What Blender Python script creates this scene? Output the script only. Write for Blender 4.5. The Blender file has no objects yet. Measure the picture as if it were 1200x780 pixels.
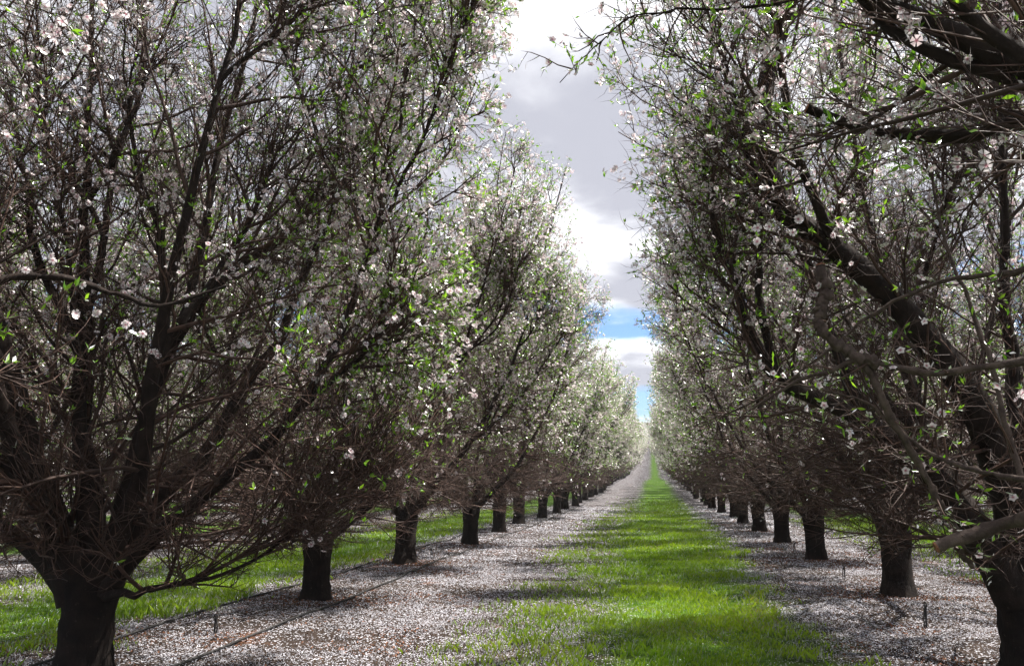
import bpy, math
import numpy as np

# ------------------------------------------------------------------ camera
sc = bpy.context.scene
F_PX, CAM_H = 950.0, 1.55
TH = math.atan(0.18)                        # looking up
PS = math.atan(0.1737 * math.cos(TH))       # looking left of the lane
cam_d = bpy.data.cameras.new("camera")
cam = bpy.data.objects.new("camera", cam_d)
sc.collection.objects.link(cam)
sc.camera = cam
cam_d.sensor_width = 36.0
cam_d.lens = 36.0 * F_PX / 1200.0
cam_d.clip_start = 0.05
cam_d.clip_end = 6000.0
cam.location = (0, 0, CAM_H)
cam.rotation_euler = (math.pi / 2 + TH, 0, PS)

# ------------------------------------------------------------------ sun and sky
SUN_AZ, SUN_EL = math.radians(60), math.radians(61)   # azimuth from the lane direction (+Y) towards +X
SUN_DIR = (math.sin(SUN_AZ) * math.cos(SUN_EL), math.cos(SUN_AZ) * math.cos(SUN_EL), math.sin(SUN_EL))
sun_d = bpy.data.lights.new("sun", 'SUN')
sun_d.energy = 5.0
sun_d.angle = math.radians(0.6)
sun_d.color = (1.0, 0.95, 0.87)
sun = bpy.data.objects.new("sun", sun_d)
sc.collection.objects.link(sun)
from mathutils import Vector
sun.rotation_euler = Vector(SUN_DIR).to_track_quat('Z', 'Y').to_euler()
sun.location = (30, 20, 40)

world = bpy.data.worlds.new("World")
sc.world = world
world.use_nodes = True
wt = world.node_tree
wt.nodes.clear()


class NT:
    """tiny helper to write node trees"""
    def __init__(self, tree): self.t = tree
    def n(self, kind, **kw):
        nd = self.t.nodes.new(kind)
        ins = kw.pop('ins', {})
        for k, v in kw.items(): setattr(nd, k, v)
        for k, v in ins.items(): self.set(nd, k, v)
        return nd
    def set(self, nd, k, v):
        s = nd.inputs[k]
        if isinstance(v, bpy.types.NodeSocket): self.t.links.new(v, s)
        elif isinstance(v, bpy.types.Node): self.t.links.new(v.outputs[0], s)
        else: s.default_value = v
    def math(self, op, a, b=None, clamp=False):
        nd = self.t.nodes.new('ShaderNodeMath'); nd.operation = op; nd.use_clamp = clamp
        self.set(nd, 0, a)
        if b is not None: self.set(nd, 1, b)
        return nd.outputs[0]
    def smooth(self, x, lo, hi, a=0.0, b=1.0):
        nd = self.t.nodes.new('ShaderNodeMapRange'); nd.interpolation_type = 'SMOOTHSTEP'
        for k, v in zip(range(5), (x, lo, hi, a, b)): self.set(nd, k, v)
        return nd.outputs[0]
    def mix(self, f, a, b, kind='MIX'):
        nd = self.t.nodes.new('ShaderNodeMix'); nd.data_type = 'RGBA'; nd.blend_type = kind
        self.set(nd, 0, f); self.set(nd, 6, a); self.set(nd, 7, b)
        return nd.outputs[2]
    def noise(self, vec, scale, detail=4.0, rough=0.55, out='Fac', dist=0.0):
        nd = self.n('ShaderNodeTexNoise', ins={'Scale': scale, 'Detail': detail, 'Roughness': rough, 'Distortion': dist})
        if vec is not None: self.set(nd, 'Vector', vec)
        return nd.outputs[out]


W = NT(wt)
sky = W.n('ShaderNodeTexSky', sky_type='NISHITA', sun_disc=False)
sky.sun_elevation = SUN_EL
sky.sun_rotation = SUN_AZ
sky.air_density = 1.0; sky.dust_density = 0.6; sky.ozone_density = 1.6
geo = W.n('ShaderNodeTexCoord')
sep = W.n('ShaderNodeSeparateXYZ', ins={0: geo.outputs['Generated']})
elev = W.math('MAXIMUM', sep.outputs[2], 0.0)
den = W.math('ADD', elev, 0.16)
comb = W.n('ShaderNodeCombineXYZ', ins={0: W.math('DIVIDE', sep.outputs[0], den), 1: W.math('DIVIDE', sep.outputs[1], den), 2: 2.0})
cl = W.noise(comb.outputs[0], 0.95, 7.0, 0.52, dist=0.25)
deck = W.smooth(elev, 0.19, 0.33, -0.01, 0.30)               # broken cloud low down, closed deck overhead
cover = W.smooth(W.math('ADD', cl, deck), 0.47, 0.575)
shade = W.noise(comb.outputs[0], 1.5, 6.0, 0.5, dist=0.2)
cloud = W.mix(W.smooth(shade, 0.45, 0.66), (0.275, 0.28, 0.32, 1), (0.80, 0.80, 0.82, 1))
skyc = W.mix(1.0, sky.outputs[0], (0.046, 0.062, 0.082, 1), 'MULTIPLY')
final = W.mix(cover, skyc, cloud)
bg = W.n('ShaderNodeBackground', ins={0: final, 1: 1.0})
W.n('ShaderNodeOutputWorld', ins={0: bg.outputs[0]})

vs = sc.view_settings
vs.view_transform = 'Standard'; vs.look = 'None'; vs.gamma = 1.0; vs.exposure = 1.15
vs.use_curve_mapping = False
sc.cycles.max_bounces = 6
sc.cycles.diffuse_bounces = 3
sc.cycles.transmission_bounces = 4
sc.cycles.sample_clamp_indirect = 6.0

# ------------------------------------------------------------------ helpers
R_ = np.array([math.cos(PS), math.sin(PS), 0.0])
F_ = np.array([-math.sin(PS) * math.cos(TH), math.cos(PS) * math.cos(TH), math.sin(TH)])
U_ = np.cross(R_, F_)
CAM = np.array([0.0, 0.0, CAM_H])


def at(px, py, Y):
    """the point of the place, Y metres down the lane, where the photo shows (px, py)"""
    d = F_ + R_ * (px - 600) / F_PX - U_ * (py - 390) / F_PX
    return CAM + d * (Y / d[1])


def sstep(x, a, b):
    t = np.clip((np.asarray(x, float) - a) / (b - a), 0, 1)
    return t * t * (3 - 2 * t)


def lattice(x, y, seed):
    rs = np.random.RandomState(seed).rand(64, 64)
    xi = np.floor(x).astype(int); yi = np.floor(y).astype(int)
    fx = x - xi; fy = y - yi
    fx = fx * fx * (3 - 2 * fx); fy = fy * fy * (3 - 2 * fy)
    a = rs[xi % 64, yi % 64]; b = rs[(xi + 1) % 64, yi % 64]
    c = rs[xi % 64, (yi + 1) % 64]; d = rs[(xi + 1) % 64, (yi + 1) % 64]
    return (a * (1 - fx) + b * fx) * (1 - fy) + (c * (1 - fx) + d * fx) * fy


PERIOD, ROW0 = 7.3, -4.3
PY = np.array([-2000., 0, 42, 60, 80, 95, 108, 120, 150, 200, 300, 400, 500, 560, 700, 3000])
PZ = np.array([0., 0, 0, 0.22, 0.85, 1.32, 1.55, 1.5, 2.4, 5.0, 11.8, 20.5, 30.0, 33.0, 30.0, 10.0])


def height(x, y):
    x = np.asarray(x, float); y = np.asarray(y, float)
    z = np.interp(y, PY, PZ)
    for dy in (-6, 6): z = z + np.interp(y + dy, PY, PZ)
    z = z / 3
    u = np.abs(((x - ROW0 + PERIOD / 2) % PERIOD) - PERIOD / 2)
    near = sstep(-np.abs(y), -90, -50)
    z = z + near * (0.05 * sstep(-u, -2.4, -0.6) + 0.05 * (lattice(x / 1.7, y / 1.7, 3) - 0.5) + 0.025 * (lattice(x / .45, y / .45, 4) - .5))
    return z


MATS = {}


def mesh_np(name, V, faces, attrs=None, mat=None, smooth=True):
    """faces: list of int arrays (n, m)"""
    me = bpy.data.meshes.new(name)
    V = np.ascontiguousarray(V, dtype=np.float32)
    me.vertices.add(len(V)); me.vertices.foreach_set('co', V.ravel())
    nl = sum(f.size for f in faces); nf = sum(len(f) for f in faces)
    me.loops.add(nl); me.polygons.add(nf)
    me.loops.foreach_set('vertex_index', np.concatenate([f.ravel() for f in faces]).astype(np.int32))
    tot = np.concatenate([np.full(len(f), f.shape[1]) for f in faces])
    st = np.concatenate([[0], np.cumsum(tot)[:-1]]).astype(np.int32)
    me.polygons.foreach_set('loop_start', st)
    me.polygons.foreach_set('use_smooth', np.full(nf, smooth))
    for k, a in (attrs or {}).items():
        at_ = me.attributes.new(k, 'FLOAT', 'POINT')
        at_.data.foreach_set('value', np.ascontiguousarray(a, dtype=np.float32))
    me.update(calc_edges=True)
    if mat: me.materials.append(MATS[mat])
    return me


def link(name, data, parent=None, kind=None, label=None, cat=None, group=None, loc=None):
    o = bpy.data.objects.new(name, data)
    sc.collection.objects.link(o)
    if parent: o.parent = parent
    if loc is not None: o.location = [float(c) for c in loc]
    if kind: o['kind'] = kind
    if label: o['label'] = label
    if cat: o['category'] = cat
    if group: o['group'] = group
    return o


def unit(v):
    return v / np.maximum(np.linalg.norm(v, axis=-1, keepdims=True), 1e-9)


def tubes(P, R, sides, gnarl=0.0, rng=None, cap=False, pinch=False):
    """P (n,k,3), R (n,k) -> verts, list of faces"""
    n, k, _ = P.shape
    T = np.empty_like(P)
    T[:, 1:-1] = P[:, 2:] - P[:, :-2]; T[:, 0] = P[:, 1] - P[:, 0]; T[:, -1] = P[:, -1] - P[:, -2]
    T = unit(T)
    m = unit(P[:, -1] - P[:, 0] + 1e-6)
    ref = np.where(np.abs(m[:, 2:3]) > 0.8, [[1.0, 0.13, 0.0]], [[0.0, 0.1, 1.0]])
    A = unit(np.cross(T, np.repeat(ref[:, None], k, 1))); B = np.cross(T, A)
    ang = np.arange(sides) * 2 * np.pi / sides
    rr = np.repeat(R[:, :, None], sides, 2)
    if gnarl: rr = rr * (1 + gnarl * rng.randn(n, k, sides))
    V = P[:, :, None] + rr[..., None] * (A[:, :, None] * np.cos(ang)[:, None] + B[:, :, None] * np.sin(ang)[:, None])
    idx = np.arange(n * k * sides).reshape(n, k, sides)
    a = idx[:, :-1]; b = idx[:, 1:]
    if pinch:
        V = V.reshape(n, k * sides, 3)[:, :(k - 1) * sides + 1]
        i2 = np.arange(n * ((k - 1) * sides + 1)).reshape(n, -1)
        ring = i2[:, :-1].reshape(n, k - 1, sides)
        a = ring[:, :-1]; b = ring[:, 1:]
        q = np.stack([a, np.roll(a, -1, 2), np.roll(b, -1, 2), b], -1).reshape(-1, 4)
        l = ring[:, -1]
        tr = np.stack([l, np.roll(l, -1, 1), np.repeat(i2[:, -1:], sides, 1)], -1).reshape(-1, 3)
        return V.reshape(-1, 3), [q, tr]
    q = np.stack([a, np.roll(a, -1, 2), np.roll(b, -1, 2), b], -1).reshape(-1, 4)
    fs = [q]
    if cap:
        fs.append(idx[:, -1, :])
    return V.reshape(-1, 3), fs


def merge(parts):
    Vs, F, off = [], {}, 0
    for V, fs in parts:
        for f in fs: F.setdefault(f.shape[1], []).append(f + off)
        Vs.append(V); off += len(V)
    return np.concatenate(Vs), [np.concatenate(v) for v in F.values()]


def spline(pts, k):
    pts = np.asarray(pts, float)
    seg = np.r_[0, np.cumsum(np.linalg.norm(np.diff(pts, axis=0), axis=1))]
    ext = np.vstack([2 * pts[0] - pts[1], pts, 2 * pts[-1] - pts[-2]])
    s = np.linspace(0, seg[-1] * 0.999999, k)
    i = np.clip(np.searchsorted(seg, s, side='right') - 1, 0, len(pts) - 2)
    t = ((s - seg[i]) / (seg[i + 1] - seg[i]))[:, None]
    p0, p1, p2, p3 = ext[i], ext[i + 1], ext[i + 2], ext[i + 3]
    return 0.5 * (2 * p1 + (p2 - p0) * t + (2 * p0 - 5 * p1 + 4 * p2 - p3) * t ** 2 + (3 * p1 - p0 - 3 * p2 + p3) * t ** 3)


# ------------------------------------------------------------------ materials
def material(name):
    m = bpy.data.materials.new(name); m.use_nodes = True
    m.node_tree.nodes.clear(); MATS[name] = m
    t = NT(m.node_tree)
    return t


def finish(t, shader, disp=None):
    o = t.n('ShaderNodeOutputMaterial'); t.set(o, 0, shader)


def bark_mat(name, c0, c1, c2, scale, rough=0.9, bump=0.6):
    t = material(name)
    co = t.n('ShaderNodeTexCoord').outputs['Object']
    n1 = t.noise(co, scale, 6, 0.65)
    n2 = t.noise(co, scale * 4.5, 3, 0.6)
    mp = t.n('ShaderNodeMapping', ins={0: co}); mp.inputs['Scale'].default_value = (1, 1, 0.22)
    n3 = t.noise(mp.outputs[0], scale * 2.2, 5, 0.7)
    c = t.mix(t.smooth(n1, 0.35, 0.7), c0, c1)
    c = t.mix(t.smooth(n2, 0.62, 0.76), c, c2)
    hgt = t.math('ADD', n3, t.math('MULTIPLY', n1, 0.6))
    bp = t.n('ShaderNodeBump', ins={'Strength': bump, 'Distance': 0.02, 'Height': hgt})
    p = t.n('ShaderNodeBsdfPrincipled', ins={'Base Color': c, 'Roughness': rough, 'Normal': bp.outputs[0]})
    p.inputs['Specular IOR Level'].default_value = 0.25
    finish(t, p.outputs[0])


bark_mat('trunk_bark', (0.010, 0.007, 0.006, 1), (0.024, 0.016, 0.013, 1), (0.075, 0.062, 0.05, 1), 7.0, 0.95, 1.0)
bark_mat('limb_bark', (0.014, 0.009, 0.0075, 1), (0.032, 0.021, 0.017, 1), (0.07, 0.054, 0.044, 1), 9.0, 0.9, 0.6)
bark_mat('pale_bark', (0.050, 0.034, 0.028, 1), (0.125, 0.090, 0.074, 1), (0.022, 0.015, 0.012, 1), 22.0, 0.8, 0.5)
bark_mat('cut_wood', (0.20, 0.085, 0.05, 1), (0.28, 0.13, 0.075, 1), (0.12, 0.06, 0.04, 1), 60.0, 0.9, 0.2)

t = material('twig_bark')
co = t.n('ShaderNodeTexCoord').outputs['Object']
rnd = t.n('ShaderNodeNewGeometry').outputs['Random Per Island']
c = t.mix(rnd, (0.030, 0.0155, 0.0115, 1), (0.112, 0.061, 0.045, 1))
c = t.mix(t.smooth(t.noise(co, 22.0, 3), 0.45, 0.7), c, (0.032, 0.016, 0.012, 1))
p = t.n('ShaderNodeBsdfPrincipled', ins={'Base Color': c, 'Roughness': 0.62})
p.inputs['Specular IOR Level'].default_value = 0.35
finish(t, p.outputs[0])


def thin_mat(name, color_fn, trans, rough=0.6, tint=(1, 1, 1, 1), ior=1.25):
    t = material(name)
    c = color_fn(t)
    d = t.n('ShaderNodeBsdfDiffuse', ins={0: c})
    tr = t.n('ShaderNodeBsdfTranslucent', ins={0: t.mix(1.0, c, tint, 'MULTIPLY')})
    mx = t.n('ShaderNodeMixShader', ins={0: trans, 1: d.outputs[0], 2: tr.outputs[0]})
    gl = t.n('ShaderNodeBsdfGlossy', ins={0: (1, 1, 1, 1), 'Roughness': rough})
    fr = t.n('ShaderNodeFresnel', ins={0: ior})
    mg = t.n('ShaderNodeMixShader', ins={0: fr.outputs[0], 1: mx.outputs[0], 2: gl.outputs[0]})
    finish(t, mg.outputs[0])


def attr(t, nm):
    return t.n('ShaderNodeAttribute', attribute_name=nm).outputs['Fac']


def blossom_col(t):
    v = attr(t, 'v'); s = attr(t, 't')
    edge = t.mix(v, (0.86, 0.80, 0.82, 1), (0.80, 0.66, 0.70, 1))
    return t.mix(t.smooth(s, 0.05, 0.55), (0.42, 0.13, 0.19, 1), edge)


def leaf_col(t):
    v = attr(t, 'v')
    return t.mix(v, (0.11, 0.29, 0.022, 1), (0.31, 0.54, 0.05, 1))


def grass_col(t):
    v = attr(t, 'v'); s = attr(t, 't')
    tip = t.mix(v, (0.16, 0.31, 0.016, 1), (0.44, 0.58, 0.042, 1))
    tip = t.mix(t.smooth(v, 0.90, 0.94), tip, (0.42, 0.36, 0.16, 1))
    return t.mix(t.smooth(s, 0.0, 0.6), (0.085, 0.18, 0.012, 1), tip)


def petal_col(t):
    v = attr(t, 'v')
    c = t.mix(t.smooth(v, 0.0, 0.8), (0.74, 0.745, 0.82, 1), (0.50, 0.48, 0.52, 1))
    return t.mix(t.smooth(v, 0.80, 0.85), c, (0.15, 0.085, 0.055, 1))


thin_mat('blossom', blossom_col, 0.5)
thin_mat('leaf', leaf_col, 0.58, 0.45, (1.0, 1.0, 0.6, 1))
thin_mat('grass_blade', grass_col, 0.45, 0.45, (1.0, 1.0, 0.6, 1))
thin_mat('petal', petal_col, 0.2, ior=1.02)


def plain(name, col, rough):
    t = material(name)
    co = t.n('ShaderNodeTexCoord').outputs['Object']
    n = t.noise(co, 30.0, 4)
    c = t.mix(t.smooth(n, 0.4, 0.75), col, tuple(min(1, x * 2.2 + .02) for x in col[:3]) + (1,))
    p = t.n('ShaderNodeBsdfPrincipled', ins={'Base Color': c, 'Roughness': rough})
    finish(t, p.outputs[0])


plain('hose_plastic', (0.012, 0.011, 0.011, 1), 0.6)
plain('litter', (0.15, 0.062, 0.030, 1), 0.9)

# lane layout shared by ground material and scattering: grass where |lane coordinate| < half width
LANE_C, LANE_H = 0.1, 1.40


def lane_u(x):
    return np.abs(((x - LANE_C + PERIOD / 2) % PERIOD) - PERIOD / 2)


t = material('orchard_ground')
co = t.n('ShaderNodeTexCoord').outputs['Object']
sp = t.n('ShaderNodeSeparateXYZ', ins={0: co})
xs = t.math('ADD', sp.outputs[0], PERIOD / 2 - LANE_C + PERIOD * 400)
u = t.math('ABSOLUTE', t.math('SUBTRACT', t.math('MODULO', xs, PERIOD), PERIOD / 2))
wob = t.noise(co, 0.9, 4, 0.6)
fine = t.noise(co, 5.0, 4, 0.65)
ue = t.math('ADD', u, t.math('ADD', t.math('MULTIPLY', t.math('SUBTRACT', wob, 0.5), 1.3), t.math('MULTIPLY', t.math('SUBTRACT', fine, 0.5), 0.9)))
half = t.math('LESS_THAN', t.math('MODULO', xs, PERIOD), PERIOD / 2)
ue = t.math('ADD', ue, t.math('MULTIPLY', half, 0.55))
ue = t.math('ADD', ue, t.smooth(sp.outputs[1], 7.0, 24.0, 0.42, 0.0))
ue = t.math('ADD', ue, t.smooth(sp.outputs[1], 85.0, 125.0, 0.0, 0.55))     # beyond the rise the lane is thinly grassed
grassy = t.smooth(ue, LANE_H + 0.75, LANE_H - 0.45)
soil = t.mix(t.smooth(t.noise(co, 3.0, 5, 0.7), 0.38, 0.65), (0.028, 0.023, 0.020, 1), (0.062, 0.047, 0.039, 1))
soil = t.mix(t.smooth(t.noise(co, 1.1, 3, 0.6), 0.62, 0.72), soil, (0.17, 0.080, 0.045, 1))
soil = t.mix(t.smooth(t.noise(co, 45.0, 3, 0.6), 0.45, 0.6), soil, (0.035, 0.023, 0.019, 1))
vor = t.n('ShaderNodeTexVoronoi', ins={'Vector': co, 'Scale': 42.0})
vsep = t.n('ShaderNodeSeparateColor', ins={0: vor.outputs['Color']})
dens = t.smooth(t.noise(co, 1.4, 4, 0.6), 0.32, 0.70, 0.15, 0.60)
dens = t.math('ADD', dens, t.smooth(sp.outputs[1], 28.0, 46.0, 0.0, 0.34))
dens = t.math('MULTIPLY', dens, t.smooth(grassy, 0.0, 1.0, 1.0, 0.10))
fleck = t.math('MULTIPLY', t.math('LESS_THAN', vsep.outputs[0], dens), t.math('LESS_THAN', vor.outputs['Distance'], 0.40))
gcol = t.mix(t.smooth(t.noise(co, 2.2, 4, 0.6), 0.35, 0.65), (0.055, 0.125, 0.010, 1), (0.11, 0.20, 0.018, 1))
gcol = t.mix(t.smooth(t.noise(co, 30.0, 3, 0.7), 0.5, 0.7), gcol, (0.022, 0.055, 0.007, 1))
base = t.mix(grassy, soil, gcol)
col = t.mix(fleck, base, t.mix(vsep.outputs[1], (0.72, 0.725, 0.80, 1), (0.50, 0.48, 0.52, 1)))
bp = t.n('ShaderNodeBump', ins={'Strength': 0.7, 'Distance': 0.03, 'Height': t.math('ADD', t.noise(co, 18.0, 4), t.math('MULTIPLY', fleck, 0.25))})
p = t.n('ShaderNodeBsdfPrincipled', ins={'Base Color': col, 'Roughness': 0.95, 'Normal': bp.outputs[0]})
p.inputs['Specular IOR Level'].default_value = 0.1
finish(t, p.outputs[0])

# ------------------------------------------------------------------ ground
gx = np.unique(np.concatenate([np.arange(-18, 18.01, 0.5), np.linspace(18, 120, 30), -np.linspace(18, 120, 30), np.linspace(120, 2500, 12), -np.linspace(120, 2500, 12)]))
gy = np.unique(np.concatenate([np.linspace(-800, -6, 14), np.arange(-6, 45, 0.5), np.arange(45, 130, 1.5), np.linspace(130, 600, 60), np.linspace(600, 3000, 14)]))
GX, GY = np.meshgrid(gx, gy)
V = np.stack([GX, GY, height(GX, GY)], -1).reshape(-1, 3)
nx, ny = len(gx), len(gy)
I = np.arange(nx * ny).reshape(ny, nx)
Q = np.stack([I[:-1, :-1], I[:-1, 1:], I[1:, 1:], I[1:, :-1]], -1).reshape(-1, 4)
link('ground', mesh_np('ground', V, [Q], mat='orchard_ground'), kind='structure')


def scatter(rng, x0, x1, y0, y1, n):
    return np.stack([rng.uniform(x0, x1, n), rng.uniform(y0, y1, n)], 1)


# ------------------------------------------------------------------ grass
rng = np.random.RandomState(11)


def blades(xy, hgt, wid, rng, lean=0.5):
    n = len(xy)
    b = np.column_stack([xy, height(xy[:, 0], xy[:, 1]) - 0.004])
    a = rng.rand(n) * 2 * np.pi
    side = np.column_stack([np.cos(a), np.sin(a), np.zeros(n)])
    l = rng.rand(n) * 2 * np.pi
    ln = np.column_stack([np.cos(l), np.sin(l), np.zeros(n)]) * (lean * rng.rand(n)[:, None])
    up = np.array([0, 0, 1.0])
    h = hgt[:, None]; w = wid[:, None]
    m = b + (up + ln * 0.35) * h * 0.55
    tip = b + (up * 0.93 + ln) * h
    V = np.stack([b - side * w * .5, b + side * w * .5, m + side * w * .45, tip], 1)
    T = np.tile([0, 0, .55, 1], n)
    idx = np.arange(n * 4).reshape(n, 4)
    return V.reshape(-1, 3), [idx], T


def grass_mask(xy, rng):
    x, y = xy[:, 0], xy[:, 1]
    u = lane_u(x) + np.where(np.abs(x) < 4, .42 * (1 - sstep(y, 7, 24)), -.35) + 1.0 * (lattice(x * 1.1, y * 1.1, 21) - .5) + .7 * (lattice(x * 4, y * 4, 22) - .5)
    # the side of the lane towards the hoses is worn and thin
    left = ((x - LANE_C + PERIOD / 2) % PERIOD) < PERIOD / 2
    p = np.where(left, np.maximum(sstep(-u, -1.2, -.35), .40 * sstep(-u, -2.7, -1.5)), sstep(-u, -(LANE_H + .3), -(LANE_H - .3)))
    p = p * (1 - .8 * np.exp(-((x + .35 - .12 * np.sin(y * .7)) / .09) ** 2) * (lattice(y * .35, y * 0, 27) > .35))     # a worn wheel line
    tuft = sstep(lattice(x * 2.3, y * 2.3, 23) * .6 + lattice(x * 7, y * 7, 24) * .4, .22, .55)
    return rng.rand(len(xy)) < p * (0.25 + .75 * tuft)


sets = []
for (x0, x1, y0, y1, n, hm, wm) in ((-3.0, 3.0, 4.0, 10, 95000, .075, .0042), (-3.0, 3.2, 10, 18, 85000, .075, .006), (-3.0, 3.2, 18, 34, 70000, .08, .011),
                                    (-3.0, 3.2, 34, 62, 45000, .08, .022), (-10.4, -4.4, 6, 18, 75000, .075, .008), (-10.4, -4.4, 18, 40, 32000, .08, .018),
                                    (4.6, 10.4, 9, 34, 60000, .08, .013)):
    xy = scatter(rng, x0, x1, y0, y1, n)
    xy = xy[grass_mask(xy, rng) & (rng.rand(len(xy)) > sstep(xy[:, 1], 40, 62))]
    big = .55 + .9 * lattice(xy[:, 0] * 1.6, xy[:, 1] * 1.6, 31)
    h = hm * big * rng.uniform(.5, 1.35, len(xy))
    V, fs, T = blades(xy, h, wm * rng.uniform(.7, 1.3, len(xy)), rng, 0.7)
    v = np.clip(.55 * lattice(xy[:, 0] * .8, xy[:, 1] * .8, 33) + .5 * rng.rand(len(xy)) - .03, 0, 1)
    sets.append((V, fs, T, np.repeat(v, 4)))
V, fs = merge([(s[0], s[1]) for s in sets])
link('grass', mesh_np('grass', V, fs, {'t': np.concatenate([s[2] for s in sets]), 'v': np.concatenate([s[3] for s in sets])}, 'grass_blade'),
     kind='stuff', label='bright green short grass growing along the orchard lanes', cat='grass')

# ------------------------------------------------------------------ fallen petals and leaf litter
rng = np.random.RandomState(12)


def flakes(xy, size, rng, tilt=0.35, aspect=0.75):
    n = len(xy)
    c = np.column_stack([xy, height(xy[:, 0], xy[:, 1]) + 0.004 + rng.rand(n) * .008])
    a = rng.rand(n) * 2 * np.pi
    d = unit(np.column_stack([np.cos(a), np.sin(a), tilt * rng.randn(n)]))
    e = unit(np.column_stack([-np.sin(a), np.cos(a), tilt * rng.randn(n)]))
    s = size[:, None]
    lift = np.array([0, 0, 1.0]) * s * .25
    V = np.stack([c - d * s * .5, c + e * s * .5 * aspect + lift, c + d * s * .5, c - e * s * .5 * aspect + lift], 1)
    return V.reshape(-1, 3), [np.arange(n * 4).reshape(n, 4)]


def petal_mask(xy, rng):
    x, y = xy[:, 0], xy[:, 1]
    u = lane_u(x) + .4 * (1 - sstep(y, 7, 24)) + .9 * (lattice(x * 1.3, y * 1.3, 41) - .5)
    left = ((x - LANE_C + PERIOD / 2) % PERIOD) < PERIOD / 2
    verge = np.where(left, sstep(u, .55, 1.7), sstep(u, LANE_H - .6, LANE_H + .3))
    clump = sstep(lattice(x * .7, y * .7, 44) * .3 + lattice(x * 1.9, y * 1.9, 42) * .4 + lattice(x * 6, y * 6, 43) * .3, .36, .60)
    return rng.rand(len(xy)) < np.maximum(np.where(np.abs(x) < 4, .24, .34), .92 * verge) * (.14 + .86 * clump)


pv = []
for (x0, x1, y0, y1, n, s) in ((-5.6, 4.4, 4.5, 9.5, 125000, .0145), (-7.0, 5.8, 9.5, 15, 100000, .0185), (-7.5, 6.0, 15, 25, 46000, .036), (-7.5, 6, 25, 45, 28000, .062),
                               (-9.5, -5.6, 6, 14, 16000, .021), (-12, -7.5, 12, 26, 18000, .03)):
    xy = scatter(rng, x0, x1, y0, y1, n)
    xy = xy[petal_mask(xy, rng)]
    V, fs = flakes(xy, s * rng.uniform(.7, 1.25, len(xy)), rng)
    pv.append((V, fs, np.repeat(rng.rand(len(xy)) * .97, 4)))
V, fs = merge([(a, b) for a, b, _ in pv])
link('fallen_petals', mesh_np('fallen_petals', V, fs, {'v': np.concatenate([c for _, _, c in pv])}, 'petal', smooth=False),
     kind='stuff', label='white fallen petals strewn over the bare soil under the trees', cat='petals')

xy = np.concatenate([scatter(rng, -6.2, -2.2, 5, 20, 26000), scatter(rng, 1.6, 5.2, 5.5, 20, 24000)])
xy = xy[rng.rand(len(xy)) < .06 + .8 * sstep(lattice(xy[:, 0] * 1.2, xy[:, 1] * 1.2, 51), .58, .8)]
base_xy = [(-4.25, 5.8)] + [(-4.3, 10.1 + 4.43 * i) for i in range(4)] + [(2.86, 7.25)] + [(3.0, 11.75 + 4.5 * i) for i in range(4)]
ring = [np.array(b) + (rng.rand(650, 1) ** .6 * .75) * np.stack([np.cos(a), np.sin(a)], 1) * [1.2, .8] for b in base_xy for a in [rng.rand(650) * 6.283]]
xy = np.concatenate([xy] + ring)        # hulls and old leaves collect round the trunk bases
V, fs = flakes(xy, rng.uniform(.015, .045, len(xy)), rng, .3, .55)
link('leaf_litter', mesh_np('leaf_litter', V, fs, None, 'litter', smooth=False), kind='stuff',
     label='brown leaf litter and hull scraps scattered beneath the trees', cat='leaf litter')

# ------------------------------------------------------------------ trees
Z = np.array([0, 0, 1.0])


def sample(P, R, who, tt):
    k = P.shape[1] - 1
    s = np.clip(tt, 0, .9999) * k
    i = s.astype(int); f = (s - i)[:, None]
    pos = P[who, i] * (1 - f) + P[who, i + 1] * f
    tan = unit(P[who, i + 1] - P[who, i])
    r = R[who, i] * (1 - f[:, 0]) + R[who, i + 1] * f[:, 0]
    return pos, tan, r


def envelope(p, rad, top):
    h = p[:, 2]
    rm = rad * np.interp(h, [0.5, .8, 1.4, 2.2, 3.6, 5.0, top * .93, top], [.30, .55, .80, .92, 1.0, 1.06, 1.08, .90])
    return np.hypot(p[:, 0], p[:, 1]) < rm


def grow(P, R, per, t0, t1, length, angle, up, out, wig, k, r0, r1, rng, rad=3.1, top=7.3, droop=0.0, tpow=1.0):
    n = len(P)
    who = np.repeat(np.arange(n), per)
    m = len(who)
    tt = t0 + (t1 - t0) * rng.rand(m) ** tpow
    pos, tan, rp = sample(P, R, who, tt)
    rand = rng.randn(m, 3)
    perp = unit(rand - (rand * tan).sum(1, keepdims=True) * tan)
    a = np.radians(rng.uniform(angle[0], angle[1], m))[:, None]
    d = unit(tan * np.cos(a) + perp * np.sin(a))
    radial = unit(pos * [1, 1, 0] + 1e-4)
    d = unit(d + up * Z + out * radial)
    L = rng.uniform(length[0], length[1], m) * (1 - .35 * tt)
    def walk(L):
        st = np.random.RandomState(int(rng.randint(1 << 30)))
        C = np.empty((m, k, 3)); C[:, 0] = pos
        dd = d.copy()
        for j in range(1, k):
            dd = unit(dd + wig * st.randn(m, 3) + (up * .25 - droop) * Z)
            C[:, j] = C[:, j - 1] + dd * (L / (k - 1))[:, None]
        return C
    C = walk(L)
    bad = ~envelope(C[:, -1], rad, top) | (C[:, :, 2].min(1) < .8)
    L2 = np.where(bad, L * .5, L)
    sc_ = (L2 / L)[:, None, None]
    C = pos[:, None] + (C - pos[:, None]) * sc_
    mid = C[:, -1]
    keep = envelope(mid, rad * 1.1, top + .3) & (C[:, :, 2].min(1) > .72)
    rr0 = np.minimum(r0 * rng.uniform(.75, 1.25, m), rp * .8)
    f = np.linspace(0, 1, k)[None]
    RR = rr0[:, None] * (1 - f) + np.minimum(r1, rr0 * .6)[:, None] * f
    return C[keep], RR[keep]


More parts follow.
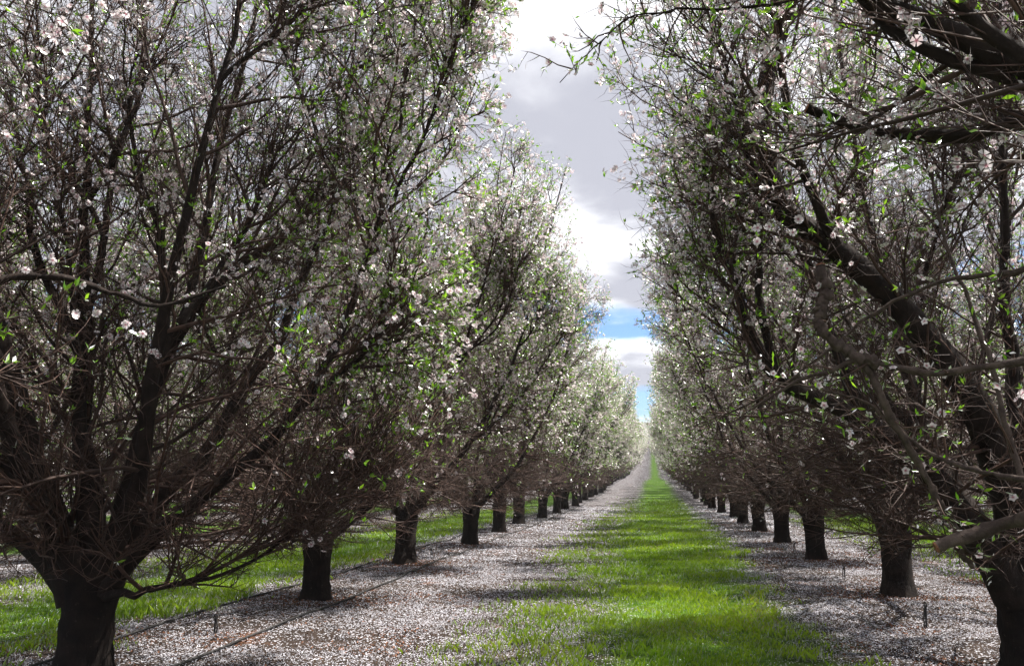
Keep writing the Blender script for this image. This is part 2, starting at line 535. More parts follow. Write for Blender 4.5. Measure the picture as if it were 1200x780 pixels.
def generic_limbs(rng, rad, top):
    limbs = []
    n = rng.randint(5, 7)
    a0 = rng.rand() * 6.28
    for i in range(n):
        az = a0 + i * 2 * np.pi / n + rng.uniform(-.3, .3)
        o = np.array([math.cos(az), math.sin(az), 0])
        lean = rng.uniform(.75, 1.05)
        hh = top * rng.uniform(.86, 1.0)
        reach = rad * (rng.uniform(.72, .95) if i % 3 else rng.uniform(.35, .6))
        s = np.array([0, .12, .3, .55, .8, 1.0])
        prof = np.array([.05, .16, .40, .68, .88, 1.0]) ** lean
        zz = .78 + rng.rand() * .12 + (hh - .8) * np.array([0, .09, .24, .5, .77, 1.0])
        side = np.array([-o[1], o[0], 0])
        sw = np.cumsum(rng.randn(6) * .11)
        pts = o * (reach * prof)[:, None] + side * (sw - sw[0])[:, None] + Z * zz[:, None]
        pts[0] = o * .06 + Z * (.70 + .1 * rng.rand())
        limbs.append((pts, rng.uniform(.055, .085), .011))
    return limbs


def flowers(c, nrm, size, rng, v, tri=False):
    """five notched petals each; returns verts, faces, t"""
    n = len(c)
    r = rng.randn(n, 3)
    A = unit(np.cross(nrm, r)); B = np.cross(nrm, A)
    Vs, Ts = [], []
    for kk in range(5):
        a = kk * 2 * np.pi / 5
        d = A * math.cos(a) + B * math.sin(a)
        e = -A * math.sin(a) + B * math.cos(a)
        s = size[:, None]
        cup = rng.uniform(.05, .45, n)[:, None]
        if tri:
            o = c + d * s * .46 + nrm * s * .46 * cup
            Vs.append(np.stack([c, o - e * s * .24, o + e * s * .24], 1)); Ts.append(np.tile([0, 1, 1], (n, 1)))
            continue
        m = c + d * s * .30 + nrm * s * .30 * cup
        Vs.append(np.stack([c, m - e * s * .21, c + d * s * .5 + nrm * s * .5 * cup, m + e * s * .21], 1))
        Ts.append(np.tile([0, .8, 1, .8], (n, 1)))
    V = np.stack(Vs, 1).reshape(-1, 3); T = np.stack(Ts, 1).ravel()
    m = 3 if tri else 4
    return V, [np.arange(n * 5 * m).reshape(n * 5, m)], T, np.repeat(v, 5 * m)


def leaves(c, d, size, rng, v):
    n = len(c)
    r = rng.randn(n, 3)
    e = unit(np.cross(d, r)); nn = np.cross(d, e)
    s = size[:, None]
    bend = rng.uniform(-.1, .25, n)[:, None]
    V = np.stack([c, c + d * s * .45 + e * s * .17 + nn * s * .05, c + d * s + nn * s * bend, c + d * s * .45 - e * s * .17 + nn * s * .05], 1)
    return V.reshape(-1, 3), [np.arange(n * 4).reshape(n, 4)], np.tile([0, .5, 1, .5], n), np.repeat(v, 4)


def trunk_mesh(rng, top_at=(0, 0, .85), r=.18, lean=None):
    k, s = 16, 22
    pts = spline([(0, 0, -.12), (top_at[0] * .15, top_at[1] * .15, .25), (top_at[0] * .5, top_at[1] * .5, .55 * top_at[2] / .8), top_at, (top_at[0] * 1.15, top_at[1] * 1.15, top_at[2] + .13)], k)[None]
    f = np.linspace(0, 1, k)
    rr = r * np.interp(f, [0, .12, .3, .6, .85, .94, 1], [1.60, 1.27, 1.03, 1.0, 1.18, 1.0, .30])[None]
    V, fs = tubes(pts, rr, s)
    V = V.reshape(k, s, 3)
    ax = pts[0][:, None]
    ang = np.arange(s) * 2 * np.pi / s
    ph = rng.rand(4) * 6.28
    flute = .07 * np.sin(3 * ang + ph[0])[None] + .045 * np.sin(5 * ang + ph[1])[None] * (1.2 - f[:, None]) + .035 * rng.randn(k, s)
    V = ax + (V - ax) * (1 + flute)[..., None]
    idx = np.arange(k * s).reshape(k, s)
    return mesh_np('trunk', V.reshape(-1, 3), fs + [idx[-1:, :]], None, 'trunk_bark')


def build_tree(seed, lod=0, limbs=None, rad=3.1, top=7.3, trunk_top=(0, 0, .82), trunk_r=.18, keep=None, extra=(), dens=1.0, bloom_share=1.0):
    """-> dict of meshes; lod 0 near, 1 middle, 2 far.  keep(P) -> bool mask over polylines"""
    rng = np.random.RandomState(seed)
    out = {'limbs': []}
    out['trunk'] = trunk_mesh(rng, trunk_top, trunk_r)
    limbs = limbs or generic_limbs(rng, rad, top)
    K = 18
    LP, LR = [], []
    for i, (pts, r0, r1) in enumerate(limbs):
        P = spline(pts, K)
        P[3:] += np.cumsum(rng.randn(K - 3, 3) * .026, 0)
        f = np.linspace(0, 1, K)
        R = r0 * (1 - f) ** 1.9 + max(r1, r0 * .16) * f ** .6
        R[0] *= 1.25; R[1] *= 1.1
        LP.append(P); LR.append(R)
    LP, LR = np.array(LP), np.array(LR)
    # each scaffold limb forks once or twice
    FP, FR = grow(LP, LR, 2, .22, .6, (2.2, 3.8), (20, 42), .22, .16, .10, K, .05, .009, rng, rad, top)
    for i in range(len(LP)):
        V, fs = tubes(LP[i:i + 1], LR[i:i + 1], 12 if lod == 0 else 6, .05, rng)
        out['limbs'].append((V, fs))
    fork = tubes(FP, FR, 8 if lod == 0 else 5, .05, rng)
    MP, MR = np.concatenate([LP, FP]), np.concatenate([LR, FR])
    d = dens
    b1 = grow(MP, MR, int((13, 11, 9)[lod] * d), .12, .99, (.9, 2.0), (35, 70), .20, .22, .16, 7, .017, .005, rng, rad, top, tpow=.72)
    skirt = grow(LP, LR, int((11, 9, 7)[lod] * d), .02, .30, (1.1, 2.3), (45, 80), -.10, .55, .12, 7, .017, .004, rng, rad, top, droop=.02)
    BP, BR = np.concatenate([b1[0], skirt[0]]), np.concatenate([b1[1], skirt[1]])
    n3, n4 = ((10, 7) if lod == 0 else (8, 4) if lod == 1 else (6, 2))
    fat = (1.0, 1.25, 1.9)[lod]
    c1 = grow(BP, BR, n3, .1, 1.0, (.4, 1.05), (30, 65), .16, .12, .22, 4, .0062 * fat, .0024 * fat, rng, rad, top)
    shoots = grow(MP, MR, (26, 18, 10)[lod], .35, 1.0, (.7, 1.7), (10, 40), .45, .1, .08, 4, .0065 * fat, .0022 * fat, rng, rad * 1.04, top + .35)
    CP, CR = np.concatenate([c1[0], shoots[0]]), np.concatenate([c1[1], shoots[1]])
    d1 = grow(CP, CR, n4, .08, 1.0, (.12, .46), (28, 70), .12, .08, .28, 3, .0031 * fat, .0013 * fat, rng, rad * 1.03, top + .2)
    spur = grow(MP, MR, 16 if lod == 0 else 6, .05, .9, (.15, .6), (40, 85), .05, .1, .2, 3, .0045 * fat, .0018 * fat, rng, rad, top)
    DP, DR = np.concatenate([d1[0], spur[0]]), np.concatenate([d1[1], spur[1]])
    if keep is not None:
        kb, kc, kd = keep(BP), keep(CP), keep(DP)
        BP, BR, CP, CR, DP, DR = BP[kb], BR[kb], CP[kc], CR[kc], DP[kd], DR[kd]
    b = tubes(BP, BR, 4, .06, rng)
    c = tubes(CP, CR, 3, pinch=True); e = tubes(DP, DR, 3, pinch=True)
    V, fs = merge([b, c, e])
    out['branches'] = fork
    out['tw'] = DP.reshape(-1, 3); out['LP'] = LP; out['LR'] = LR
    out['crown'] = mesh_np('crown', V, fs, None, 'twig_bark')
    # ---- blossoms and leaves sit on spurs along the twigs, few low in the crown
    def spurs(n, hlo, hhi, P):
        who = rng.randint(0, len(P), n * 5); tt = rng.rand(n * 5) ** .7
        pos, tan, _ = sample(P, np.ones(P.shape[:2]), who, tt)
        rr = np.hypot(pos[:, 0], pos[:, 1]) / rad
        pr = (.035 + .965 * sstep(pos[:, 2], hlo, hhi)) * (.16 + .84 * sstep(rr, .35, .85))
        ok = rng.rand(len(pos)) < pr
        return pos[ok][:n], tan[ok][:n]
    nb, nlv, fs_ = ((4900, 9000, 1.0), (5000, 9400, 1.35), (4200, 5000, 1.9))[lod]
    TP = DP
    nb, nlv = nb * bloom_share, nlv * bloom_share
    pos, tan = spurs(int(nb * d), 1.8, 3.2, TP)
    rep = rng.randint(1, 6 if lod < 2 else 3, len(pos))
    c_ = np.repeat(pos, rep, 0) + rng.randn(rep.sum(), 3) * .026 * fs_
    nr = unit(rng.randn(len(c_), 3) + .5 * Z + .6 * unit(c_ * [1, 1, 0] + 1e-4))
    V, fs, T, v = flowers(c_, nr, rng.uniform(.036, .050, len(c_)) * fs_, rng, rng.rand(len(c_)) ** 2, True)
    out['blossom'] = mesh_np('blossoms', V, fs, {'t': T, 'v': v}, 'blossom', smooth=False)
    pos, tan = spurs(int(nlv * d), 1.5, 3.2, TP)
    rep = rng.randint(2, 6 if lod < 2 else 3, len(pos))
    c_ = np.repeat(pos, rep, 0)
    dd = unit(rng.randn(len(c_), 3) * .8 + np.repeat(tan, rep, 0) * .7 + .5 * Z)
    V, fs, T, v = leaves(c_, dd, rng.uniform(.028, .062, len(c_)) * fs_, rng, rng.rand(len(c_)))
    out['leaves'] = mesh_np('leaves', V, fs, {'t': T, 'v': v}, 'leaf', smooth=False)
    if lod == 0:
        out['limb_meshes'] = [mesh_np('limb', V, fs, None, 'limb_bark') for V, fs in out['limbs']]
        out['branch_mesh'] = mesh_np('branches', *fork, None, 'limb_bark')
    else:
        V, fs = merge(out['limbs'] + [fork])
        out['limb_meshes'] = [mesh_np('limbs', V, fs, None, 'limb_bark')]
        out['branch_mesh'] = None
    return out


GROUPS = {}


def place_tree(d, x, y, rot, s, label, group):
    z = float(height(x, y))
    o = link('almond_tree', None, label=label, cat='tree', group=group, loc=(x, y, z))
    o.empty_display_size = .3
    o.rotation_euler = (0, 0, rot); o.scale = (s, s, s)
    link('trunk', d['trunk'], o)
    for m in d['limb_meshes']:
        q = link('limb', m, o)
        if d['branch_mesh'] is None: q.name = 'limbs'; q['kind'] = 'stuff'
    if d['branch_mesh'] is not None:
        q = link('branches', d['branch_mesh'], o, kind='stuff')
    c = link('crown', d['crown'], o, kind='stuff')
    link('blossoms', d['blossom'], c, kind='stuff')
    link('leaves', d['leaves'], c, kind='stuff')
    return o


HI = [build_tree(100 + i, 0) for i in range(2)]
MID = [build_tree(200 + i, 1) for i in range(2)]
FAR = [build_tree(300 + i, 2) for i in range(2)]


def loc(base, pts):
    return np.array([at(*p) for p in pts]) - np.array(base)


# --- the stout forked tree of the hose row
bL1 = np.array([-4.25, 5.8, float(height(-4.25, 5.8))])
limbs = [
    (loc(bL1, [(93, 702, 5.8), (62, 610, 5.7), (36, 520, 5.6), (12, 420, 5.5), (-15, 300, 5.4), (-30, 180, 5.3), (-35, 0, 5.3), (-30, -160, 5.3)]), .125, .03),
    (loc(bL1, [(86, 695, 5.8), (40, 640, 5.9), (-20, 610, 6.0), (-90, 560, 6.2), (-160, 460, 6.3), (-210, 330, 6.4), (-240, 180, 6.5)]), .09, .02),
    (loc(bL1, [(105, 695, 5.85), (112, 600, 6.0), (108, 500, 6.2), (128, 400, 6.4), (125, 280, 6.6), (140, 160, 6.8), (135, 0, 7.0), (150, -130, 7.1)]), .095, .02),
    (loc(bL1, [(116, 695, 5.8), (145, 600, 5.9), (165, 500, 6.2), (185, 420, 6.4), (215, 320, 6.7), (240, 200, 7.0), (275, 40, 7.2), (300, -90, 7.3)]), .085, .02),
    (loc(bL1, [(122, 695, 5.75), (165, 645, 5.6), (215, 600, 5.6), (280, 556, 5.7), (345, 490, 5.8), (395, 400, 6.0), (430, 290, 6.2), (460, 150, 6.4), (480, 0, 6.5), (490, -120, 6.6)]), .058, .012),
    (loc(bL1, [(124, 698, 5.7), (155, 690, 5.5), (215, 664, 5.4), (300, 628, 5.6), (385, 580, 6.0), (450, 525, 6.2)]), .034, .006),
]
TL1 = build_tree(501, 0, limbs, 3.0, 7.0, trunk_top=(0.02, .02, .80), trunk_r=.185)

# --- the leaning tree of the other row
bR1 = np.array([2.86, 7.25, float(height(2.86, 7.25))])
limbs = [
    (loc(bR1, [(1192, 700, 7.2), (1152, 640, 7.1), (1108, 578, 7.1), (1055, 520, 7.0), (1000, 482, 6.9), (935, 458, 6.9), (892, 412, 6.9), (866, 350, 6.8), (838, 280, 6.8), (815, 180, 6.8)]), .135, .035),
    (loc(bR1, [(1198, 700, 7.3), (1192, 610, 7.2), (1165, 520, 7.1), (1108, 430, 7.0), (1040, 345, 7.0), (985, 298, 6.9), (930, 260, 6.9), (911, 205, 6.9), (905, 140, 6.9), (935, 40, 6.9), (965, -60, 6.9)]), .165, .075),
    (loc(bR1, [(1204, 700, 7.3), (1198, 560, 7.6), (1187, 450, 7.8), (1170, 330, 7.9), (1165, 230, 8.0), (1160, 90, 8.1), (1150, -50, 8.2)]), .10, .02),
    (loc(bR1, [(1212, 700, 7.2), (1262, 600, 7.0), (1330, 480, 6.8), (1400, 300, 6.6), (1440, 120, 6.6)]), .09, .02),
    (loc(bR1, [(1204, 700, 7.4), (1140, 600, 8.0), (1085, 500, 8.5), (1045, 380, 8.8), (1010, 250, 9.0), (985, 90, 9.2), (975, -40, 9.2)]), .085, .02),
]
TR1 = build_tree(502, 0, limbs, 3.1, 7.1, trunk_top=(-.05, 0, .80), trunk_r=.185, bloom_share=.55, dens=1.4)


def away(base, dist, xmin=None, xmax=None):
    def f(P):
        Wd = P + base
        ok = np.linalg.norm(Wd - CAM, axis=2).min(1) > dist
        if xmin is not None: ok &= Wd[:, :, 0].min(1) > xmin
        if xmax is not None: ok &= Wd[:, :, 0].max(1) < xmax
        return ok
    return f


# --- the two trees that reach into the picture from beside the camera
bR0 = np.array([3.0, 2.75, float(height(3.0, 2.75))])
bL0 = np.array([-4.35, 1.4, float(height(-4.35, 1.4))])
w = lambda *p: np.array(p, float)
limbs = [
    (np.vstack([[0.0, .03, .78], [-.12, .08, 1.2], [-.22, .12, 2.0], loc(bR0, [(1330, 150, 3.0), (1200, 78, 3.3), (1120, 45, 3.45), (1050, 14, 3.6), (965, -20, 3.75), (870, -90, 3.9)])]), .115, .045),
    (np.array([[.02, 0, .78], [.25, .25, 1.5], [.55, .5, 2.8], [.7, .7, 4.2], [.7, .7, 5.6]]), .10, .02),
    (np.array([[.02, -.05, .78], [.2, -.5, 1.6], [.4, -1.0, 3.0], [.4, -1.2, 5.0]]), .10, .02),
    (np.array([[0, .06, .78], [-.05, .5, 1.5], [-.1, 1.0, 2.8], [-.3, 1.3, 4.2], [-.5, 1.4, 5.6]]), .09, .02),
]
TR0 = build_tree(503, 0, limbs, 2.9, 7.0, keep=away(bR0, 2.3, xmin=.1), dens=.85, bloom_share=.35)
L0A, L0B = 0.0, 2.0


def turned(P, a):
    c, s_ = math.cos(a), math.sin(a)
    return P @ np.array([[c, s_, 0], [-s_, c, 0], [0, 0, 1]])


RA = 'trees of the row along the twin hoses'
RB = 'trees of the row along the narrow petal strip'
ORD = 'second third fourth fifth sixth seventh eighth ninth tenth'.split()
rng = np.random.RandomState(77)

tL1 = place_tree(TL1, bL1[0], bL1[1], 0, 1, 'almond tree with stout trunk and six limbs, one thin and low, beside twin hoses', RA)
tR1 = place_tree(TR1, bR1[0], bR1[1], 0, 1, 'almond tree with leaning black trunk and thick limbs arching over the petal strip', RB)
tL0 = place_tree(HI[0], bL0[0], bL0[1], L0A, 1, 'almond tree overhanging the stout six-limbed tree with large open blossoms, its trunk unseen', RA)
tR0 = place_tree(TR0, bR0[0], bR0[1], 0, 1, 'almond tree of pale-barked sawn-off branches and heavy dark bough, its trunk out of view', RB)


def thicken(o, d, rot, bare=False):
    # a second set of limbs with its own twigs in the same tree
    for m in d['limb_meshes'] + [d['branch_mesh']]:
        q = link('branches' if m is d['branch_mesh'] else 'limb', m, o, kind='stuff' if m is d['branch_mesh'] else None); q.rotation_euler[2] = rot
    c = link('crown', d['crown'], o, kind='stuff'); c.rotation_euler[2] = rot
    if bare: return
    link('blossoms', d['blossom'], c, kind='stuff'); link('leaves', d['leaves'], c, kind='stuff')


thicken(tL1, HI[1], 0.5)
thicken(tL0, HI[1], L0B)
L0TW = np.concatenate([turned(HI[0]['tw'], L0A), turned(HI[1]['tw'], L0B)])


def row(x0, y0, n, sp, lab_fn, grp):
    for i in range(n):
        x = x0 + rng.normal(0, .10); y = y0 + sp * i + rng.normal(0, .15)
        dist = math.hypot(x, y)
        pool = HI if dist < 27 else MID if dist < 75 else FAR
        d = pool[rng.randint(len(pool))] if dist > 27 else pool[(i + int(abs(x0))) % len(pool)]
        o = place_tree(d, x, y, rng.rand() * 6.28, (.90, 1.0, .98)[i] if x0 == ROW0 and i < 3 else rng.uniform(.92, 1.03), lab_fn(i), grp)
        o.rotation_euler[0] = rng.normal(0, .03); o.rotation_euler[1] = rng.normal(0, .03)


def lab_a(i):
    if i < 9: return 'almond tree in blossom, %s along the twin hoses counting from the stout six-limbed tree' % ORD[i]
    return 'small distant almond tree in blossom in the row that the twin hoses follow'


def lab_b(i):
    if i < 9: return 'almond tree in blossom, %s along the narrow petal strip counting from the leaning tree' % ORD[i]
    return 'small distant almond tree in blossom in the row along the narrow petal strip'


row(-4.3, 10.1, 100, 4.43, lab_a, RA)
row(3.0, 11.75, 98, 4.5, lab_b, RB)
for k, (x0, y0, n) in enumerate(((-10.9, 7.7, 20), (-18.2, 8.5, 16), (-25.5, 12.0, 12), (10.3, 9.5, 20), (17.6, 12.0, 14), (24.9, 14.0, 10))):
    name = ('one grassy lane behind the hose row', 'two grassy lanes behind the hose row', 'three grassy lanes behind the hose row',
            'one grassy lane behind the leaning tree', 'two grassy lanes behind the leaning tree', 'three grassy lanes behind the leaning tree')[k]
    row(x0, y0, n, 4.43, lambda i: 'almond tree standing in the row ' + name, 'trees of the row ' + name)

# --- sawn and broken branches, shoots of the tree beside the camera
rng = np.random.RandomState(5)


def branch(parent, base, pts, r0, r1, mat, name='branch', label=None, cap=False, bulge=0.0, k=60, sides=10, twigs=14, blooms=.6, angular=False):
    P = spline(pts, k)
    if angular:      # straight runs between sharp nodes
        q = np.asarray(pts, float); g = np.r_[0, np.cumsum(np.linalg.norm(np.diff(q, axis=0), axis=1))]
        P = .8 * np.stack([np.interp(np.linspace(0, g[-1], k), g, q[:, i]) for i in range(3)], 1) + .2 * P
    kink = np.zeros((k, 3))
    for j in range(3, k - 1, 3): kink[j:] += rng.randn(3) * .5 * min(r0, .016)
    ramp = np.linspace(0, 1, k)[:, None]
    P = P + kink - kink[-1] * ramp
    f = np.linspace(0, 1, k)
    R = r0 * (1 - f) + r1 * f
    R = R * (1 + .15 * rng.randn(k))
    if bulge: R[rng.randint(3, k - 10, 6)] *= 1.28
    R[-4:] = r1 * np.array([1.02, .98, 1.0, .96])
    V, fs = tubes(P[None], R[None], sides, .10, rng)
    o = link(name, mesh_np(name, V, fs, None, mat), parent, label=label)
    o.rotation_euler[2] = -parent.rotation_euler[2]
    if twigs:
        C = grow(P[None], np.maximum(R[None], .006), twigs, .2, 1.0, (.10, .55), (30, 75), .2, 0, .22, 5, .0045, .0015, rng, 9, 9)
        D = grow(C[0], C[1], 3, .2, 1.0, (.05, .22), (30, 75), .15, 0, .2, 3, .0026, .0012, rng, 9, 9)
        far = lambda A: np.linalg.norm(A[0] + base - CAM, axis=2).min(1) > 2.2
        C = [a[far(C)] for a in C]; D = [a[far(D)] for a in D]
        V2, f2 = merge([tubes(C[0], C[1], 4, pinch=True), tubes(D[0], D[1], 3, pinch=True)])
        link('twigs', mesh_np('twigs', V2, f2, None, 'twig_bark'), o, kind='stuff')
        nf = int(len(D[0]) * blooms)
        pos, tan, _ = sample(D[0], D[1], rng.randint(0, len(D[0]), nf), rng.rand(nf))
        V2, f2, T2, v2 = flowers(pos + rng.randn(nf, 3) * .01, unit(rng.randn(nf, 3)), rng.uniform(.028, .042, nf), rng, rng.rand(nf) ** 2)
        link('blossoms', mesh_np('blossoms', V2, f2, {'t': T2, 'v': v2}, 'blossom', smooth=False), o, kind='stuff')
        nl = nf * 4
        pos, tan, _ = sample(D[0], D[1], rng.randint(0, len(D[0]), nl), rng.rand(nl))
        V2, f2, T2, v2 = leaves(pos, unit(rng.randn(nl, 3) + tan * .6), rng.uniform(.018, .042, nl), rng, rng.rand(nl))
        link('leaves', mesh_np('leaves', V2, f2, {'t': T2, 'v': v2}, 'leaf', smooth=False), o, kind='stuff')
    if cap:
        d = unit(P[-1] - P[-2])
        ring = V[-sides:]
        c = ring.mean(0)
        W_ = np.vstack([c + (ring - c) * 1.0, c + (ring - c) * .92 + d * .006, [c + d * .002]])
        i = np.arange(sides); j = (i + 1) % sides
        q = np.stack([i, j, j + sides, i + sides], 1); tr = np.stack([i + sides, j + sides, np.full(sides, 2 * sides)], 1)
        link('cut_end', mesh_np('cut_end', W_, [q, tr], None, 'cut_wood', smooth=False), o)
    return o, P


stem = np.array([[-.20, .10, 1.75]])
branch(tR0, bR0, np.vstack([[-.2, .1, 1.7], loc(bR0, [(1330, 405, 3.1), (1200, 426, 3.3), (1100, 439, 3.4), (1045, 428, 3.44), (1000, 421, 3.48), (970, 436, 3.5), (925, 452, 3.6), (870, 486, 3.7)])]), .029, .005, 'pale_bark', label='pale level branch', bulge=.06, angular=True)
branch(tR0, bR0, loc(bR0, [(1030, 428, 3.46), (992, 412, 3.49), (966, 396, 3.5), (958, 362, 3.5), (966, 338, 3.5), (962, 311, 3.5)]), .024, .022, 'pale_bark', label='short broken stub rising from the pale branch', cap=True, bulge=.06, angular=True, twigs=4)
branch(tR0, bR0, np.vstack([[-.1, .06, 1.2], loc(bR0, [(1330, 575, 3.0), (1200, 608, 3.2), (1150, 620, 3.3), (1098, 641, 3.3)])]), .030, .023, 'pale_bark', label='low pale branch sawn off at its end', cap=True, bulge=.05, angular=True)
branch(tR0, bR0, np.vstack([[-.22, .12, 2.1], loc(bR0, [(1330, 100, 3.3), (1200, 141, 3.6), (1130, 158, 3.7), (1040, 153, 3.8), (985, 140, 3.9), (946, 127, 3.9)])]), .040, .024, 'limb_bark', label='dark branch ending in a cut stub', cap=True, bulge=.06)
branch(tR0, bR0, np.vstack([[-.2, .1, 1.75], loc(bR0, [(1330, 285, 3.2), (1200, 316, 3.4), (1110, 335, 3.6), (1020, 374, 3.8), (960, 422, 3.9), (880, 472, 4.1), (820, 500, 4.3)])]), .018, .003, 'pale_bark', 'shoot')
branch(tR0, bR0, loc(bR0, [(1030, -40, 3.6), (900, 4, 3.5), (790, 10, 3.4), (740, 17, 3.4), (702, 47, 3.4), (656, 97, 3.4)]), .009, .002, 'limb_bark', 'shoot', twigs=22, blooms=.9)
branch(tR0, bR0, loc(bR0, [(1012, 425, 3.48), (1050, 510, 3.5), (1090, 578, 3.55), (1140, 665, 3.6)]), .016, .010, 'pale_bark', 'shoot')
branch(tR0, bR0, loc(bR0, [(1240, 700, 3.3), (1180, 520, 3.5), (1150, 400, 3.6), (1095, 250, 3.8), (1075, 130, 3.9)]), .014, .004, 'pale_bark', 'shoot')
branch(tR0, bR0, loc(bR0, [(1230, 560, 3.2), (1100, 540, 3.5), (1000, 470, 3.7), (890, 440, 4.0)]), .012, .003, 'pale_bark', 'shoot')
branch(tL0, bL0, np.vstack([[.6, .9, 2.2], loc(bL0, [(-60, 338, 3.4), (0, 330, 3.6), (80, 327, 3.8), (128, 345, 4.0), (190, 358, 4.2), (265, 335, 4.4)])]), .035, .008, 'limb_bark', label='level dark branch')

# --- single open blossoms close enough to pick out
n = 9
Vs, Ts, Q = [], [], []
for k in range(5):
    a = k * 2 * math.pi / 5
    d = np.array([math.cos(a), math.sin(a), 0]); e = np.array([-math.sin(a), math.cos(a), 0])
    prof = [(0.03, .015, 0), (.18, .12, .03), (.36, .19, .10), (.48, .13, .15)]
    b = len(Vs)
    for s, ww, h in prof:
        for sg in (-1, 0, 1):
            Vs.append(d * (s - (0.03 if (sg == 0 and s > .4) else 0)) + e * ww * sg + Z * (h + (.025 if sg else 0) + .02 * (k % 2)))
            Ts.append(min(1, s * 2.2))
    for r in range(3):
        for c in range(2):
            Q.append([b + r * 3 + c, b + r * 3 + c + 1, b + r * 3 + c + 4, b + r * 3 + c + 3])
BLOOM = mesh_np('blossom', np.array(Vs), [np.array(Q)], {'t': np.array(Ts), 'v': np.full(len(Vs), .15)}, 'blossom')
rng = np.random.RandomState(8)


def bloom(parent, base, px, py, Y, size, n=1, tw=None):
    for i in range(n):
        p = at(px + rng.randn() * (0 if n == 1 else 11), py + rng.randn() * (0 if n == 1 else 10), Y + rng.randn() * .03) - base
        q = tw[np.argsort(((tw - p) ** 2).sum(1))[rng.randint(0, 9)]]
        p = q + unit(p - q) * min(.03, np.linalg.norm(p - q))        # sits on the nearest twig
        nrm = unit(unit(CAM - base - p) + .6 * rng.randn(3))
        o = link('blossom', BLOOM, parent, loc=turned(p, -parent.rotation_euler[2]))
        o.rotation_euler = Vector(nrm).to_track_quat('Z', 'Y').to_euler()
        o.scale = (size,) * 3


for px, py, Y, n in ((1160, 190, 3.4, 2), (1187, 203, 3.4, 2), (1125, 237, 3.5, 2), (1145, 272, 3.5, 1), (985, 42, 3.9, 3), (1007, 56, 3.9, 2), (970, 33, 3.8, 2),
                     (880, 396, 4.3, 4), (908, 398, 4.4, 3), (877, 420, 4.3, 2), (1107, 295, 3.6, 2), (656, 98, 3.4, 1), (745, 8, 3.4, 3), (840, 6, 3.5, 3), (1045, 165, 3.8, 1),
                     (1140, 40, 3.4, 2), (1020, 90, 3.9, 2), (1195, 268, 3.3, 1)):
    bloom(tR0, bR0, px, py, Y, .044, n, TR0['tw'])
for px, py, Y, n in ((157, 172, 3.7, 6), (340, 338, 4.4, 5), (100, 98, 3.6, 1), (155, 113, 3.8, 2), (185, 45, 3.9, 4), (105, 45, 3.7, 3), (252, 310, 4.3, 4), (230, 112, 4.0, 3),
                     (365, 75, 4.4, 3), (140, 190, 3.7, 2), (345, 130, 4.4, 3), (205, 150, 4.0, 3), (320, 55, 4.3, 3), (190, 400, 4.4, 2), (40, 195, 3.5, 2)):
    bloom(tL0, bL0, px, py, Y, .043, n, L0TW)

# ------------------------------------------------------------------ irrigation hoses and emitters
def hose(x, y0, y1, label, seed, lift=.004):
    r = np.random.RandomState(seed)
    ys = np.concatenate([np.arange(y0, 45, .5), np.arange(45, y1, 2.5)])
    xs = x + np.cumsum(r.randn(len(ys)) * .014); xs = xs - (xs.mean() - x) * .7
    zz = height(xs, ys) + lift + .004 * r.rand(len(ys))
    V, fs = tubes(np.stack([xs, ys, zz], 1)[None], np.full((1, len(ys)), .013), 8)
    link('irrigation_hose', mesh_np('irrigation_hose', V, fs, None, 'hose_plastic'), label=label, cat='hose', group='irrigation hoses along the rows')


hose(-5.03, 1.0, 120, 'black irrigation hose behind the stout trunks, away from the main lane', 1, .020)
hose(-3.88, 1.0, 120, 'black irrigation hose between the stout trunks and the broad petal verge', 2, .020)
hose(2.17, 1.0, 120, 'black hose half buried in petals between the grass and the leaning tree', 3, -.004)
hose(3.72, 1.0, 120, 'black hose half buried in petals behind the leaning tree', 4, -.004)


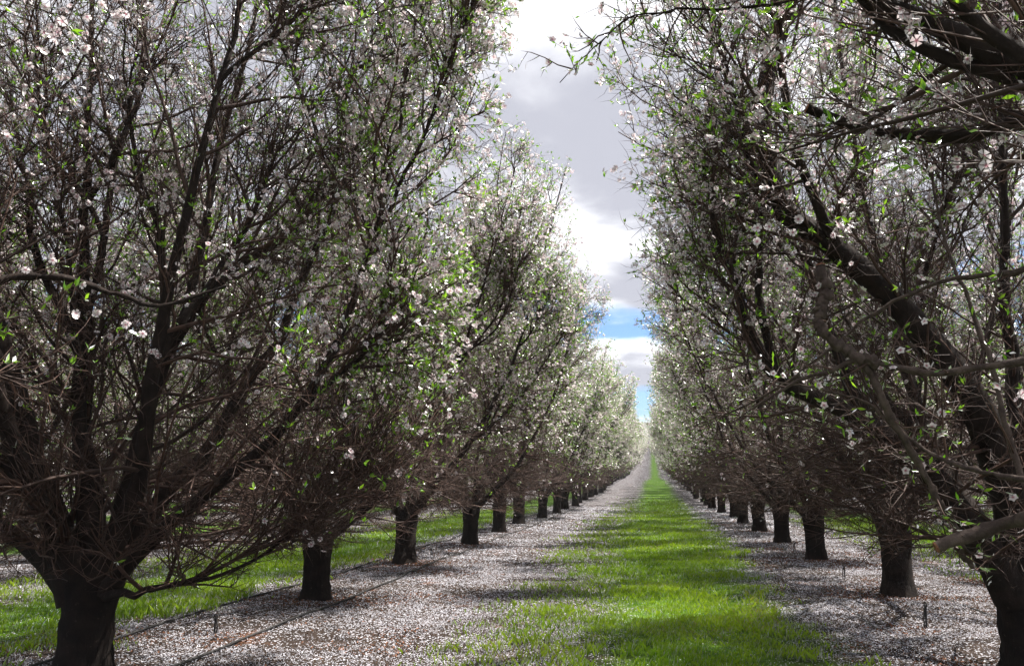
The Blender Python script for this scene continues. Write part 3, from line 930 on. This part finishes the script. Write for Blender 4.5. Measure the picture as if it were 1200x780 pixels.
def stake(x, y, h, label, grp, tilt):
    o = link('sprinkler_stake', None, label=label, cat='sprinkler', group=grp, loc=(x, y, float(height(x, y))))
    o.rotation_euler = (tilt, tilt * .6, x * 3)
    def tb(name, pts, r, par=o, sides=8, k=10):
        P = spline(pts, k)[None]
        V, fs = tubes(P, np.linspace(r[0], r[1], k)[None], sides, cap=True)
        return link(name, mesh_np(name, V, fs, None, 'hose_plastic'), par)
    s = tb('stake', [(0, 0, -.08), (0, 0, h * .5), (0, 0, h * .92)], (.008, .011))
    tb('riser_tube', [(.03, .0, .005), (.034, .002, h * .4), (.022, 0, h * .75), (0.004, 0, h * .9)], (.007, .006))
    a = np.linspace(0, 2 * np.pi, 17)
    tb('emitter_ring', np.stack([.024 * np.cos(a), a * 0, h + .024 * np.sin(a)], 1), (.006, .006), k=24)
    tb('emitter_cap', [(0, 0, h * .86), (0, 0, h * .93), (0, 0, h)], (.013, .006))


G = 'sprinkler stakes standing in the petals'
stake(2.71, 9.27, .24, 'black sprinkler stake between the leaning tree and the next trunk', G, .06)
stake(-4.32, 7.8, .16, 'black sprinkler stake between the stout six-limbed tree and the next trunk', G, -.05)
stake(-4.34, 15.95, .17, 'black sprinkler stake between the third and fourth trunks of the hose row', G, .08)
stake(2.93, 18.5, .20, 'black sprinkler stake between third and fourth trunks along the narrow petal strip', G, -.06)
stake(2.83, 13.45, .20, 'black sprinkler stake between second and third trunks along the narrow petal strip', G, .04)


# ------------------------------------------------------------------ air
hz = bpy.data.materials.new('haze'); hz.use_nodes = True
hz.node_tree.nodes.clear()
H = NT(hz.node_tree)
vol = H.n('ShaderNodeVolumePrincipled', ins={'Color': (0.86, 0.90, 0.98, 1), 'Density': 0.0004, 'Anisotropy': 0.2})
ho = H.n('ShaderNodeOutputMaterial')
hz.node_tree.links.new(vol.outputs[0], ho.inputs['Volume'])
x, y0, y1, z0, z1 = 2600.0, -900.0, 3100.0, -2.0, 48.0
V = np.array([[a, b, c] for c in (z0, z1) for b in (y0, y1) for a in (-x, x)])
Q = np.array([[0, 2, 3, 1], [4, 5, 7, 6], [0, 1, 5, 4], [2, 6, 7, 3], [0, 4, 6, 2], [1, 3, 7, 5]])
me = mesh_np('haze', V, [Q], smooth=False); me.materials.append(hz)
link('haze', me, kind='stuff', label='thin pale haze filling the air over the orchard', cat='haze')
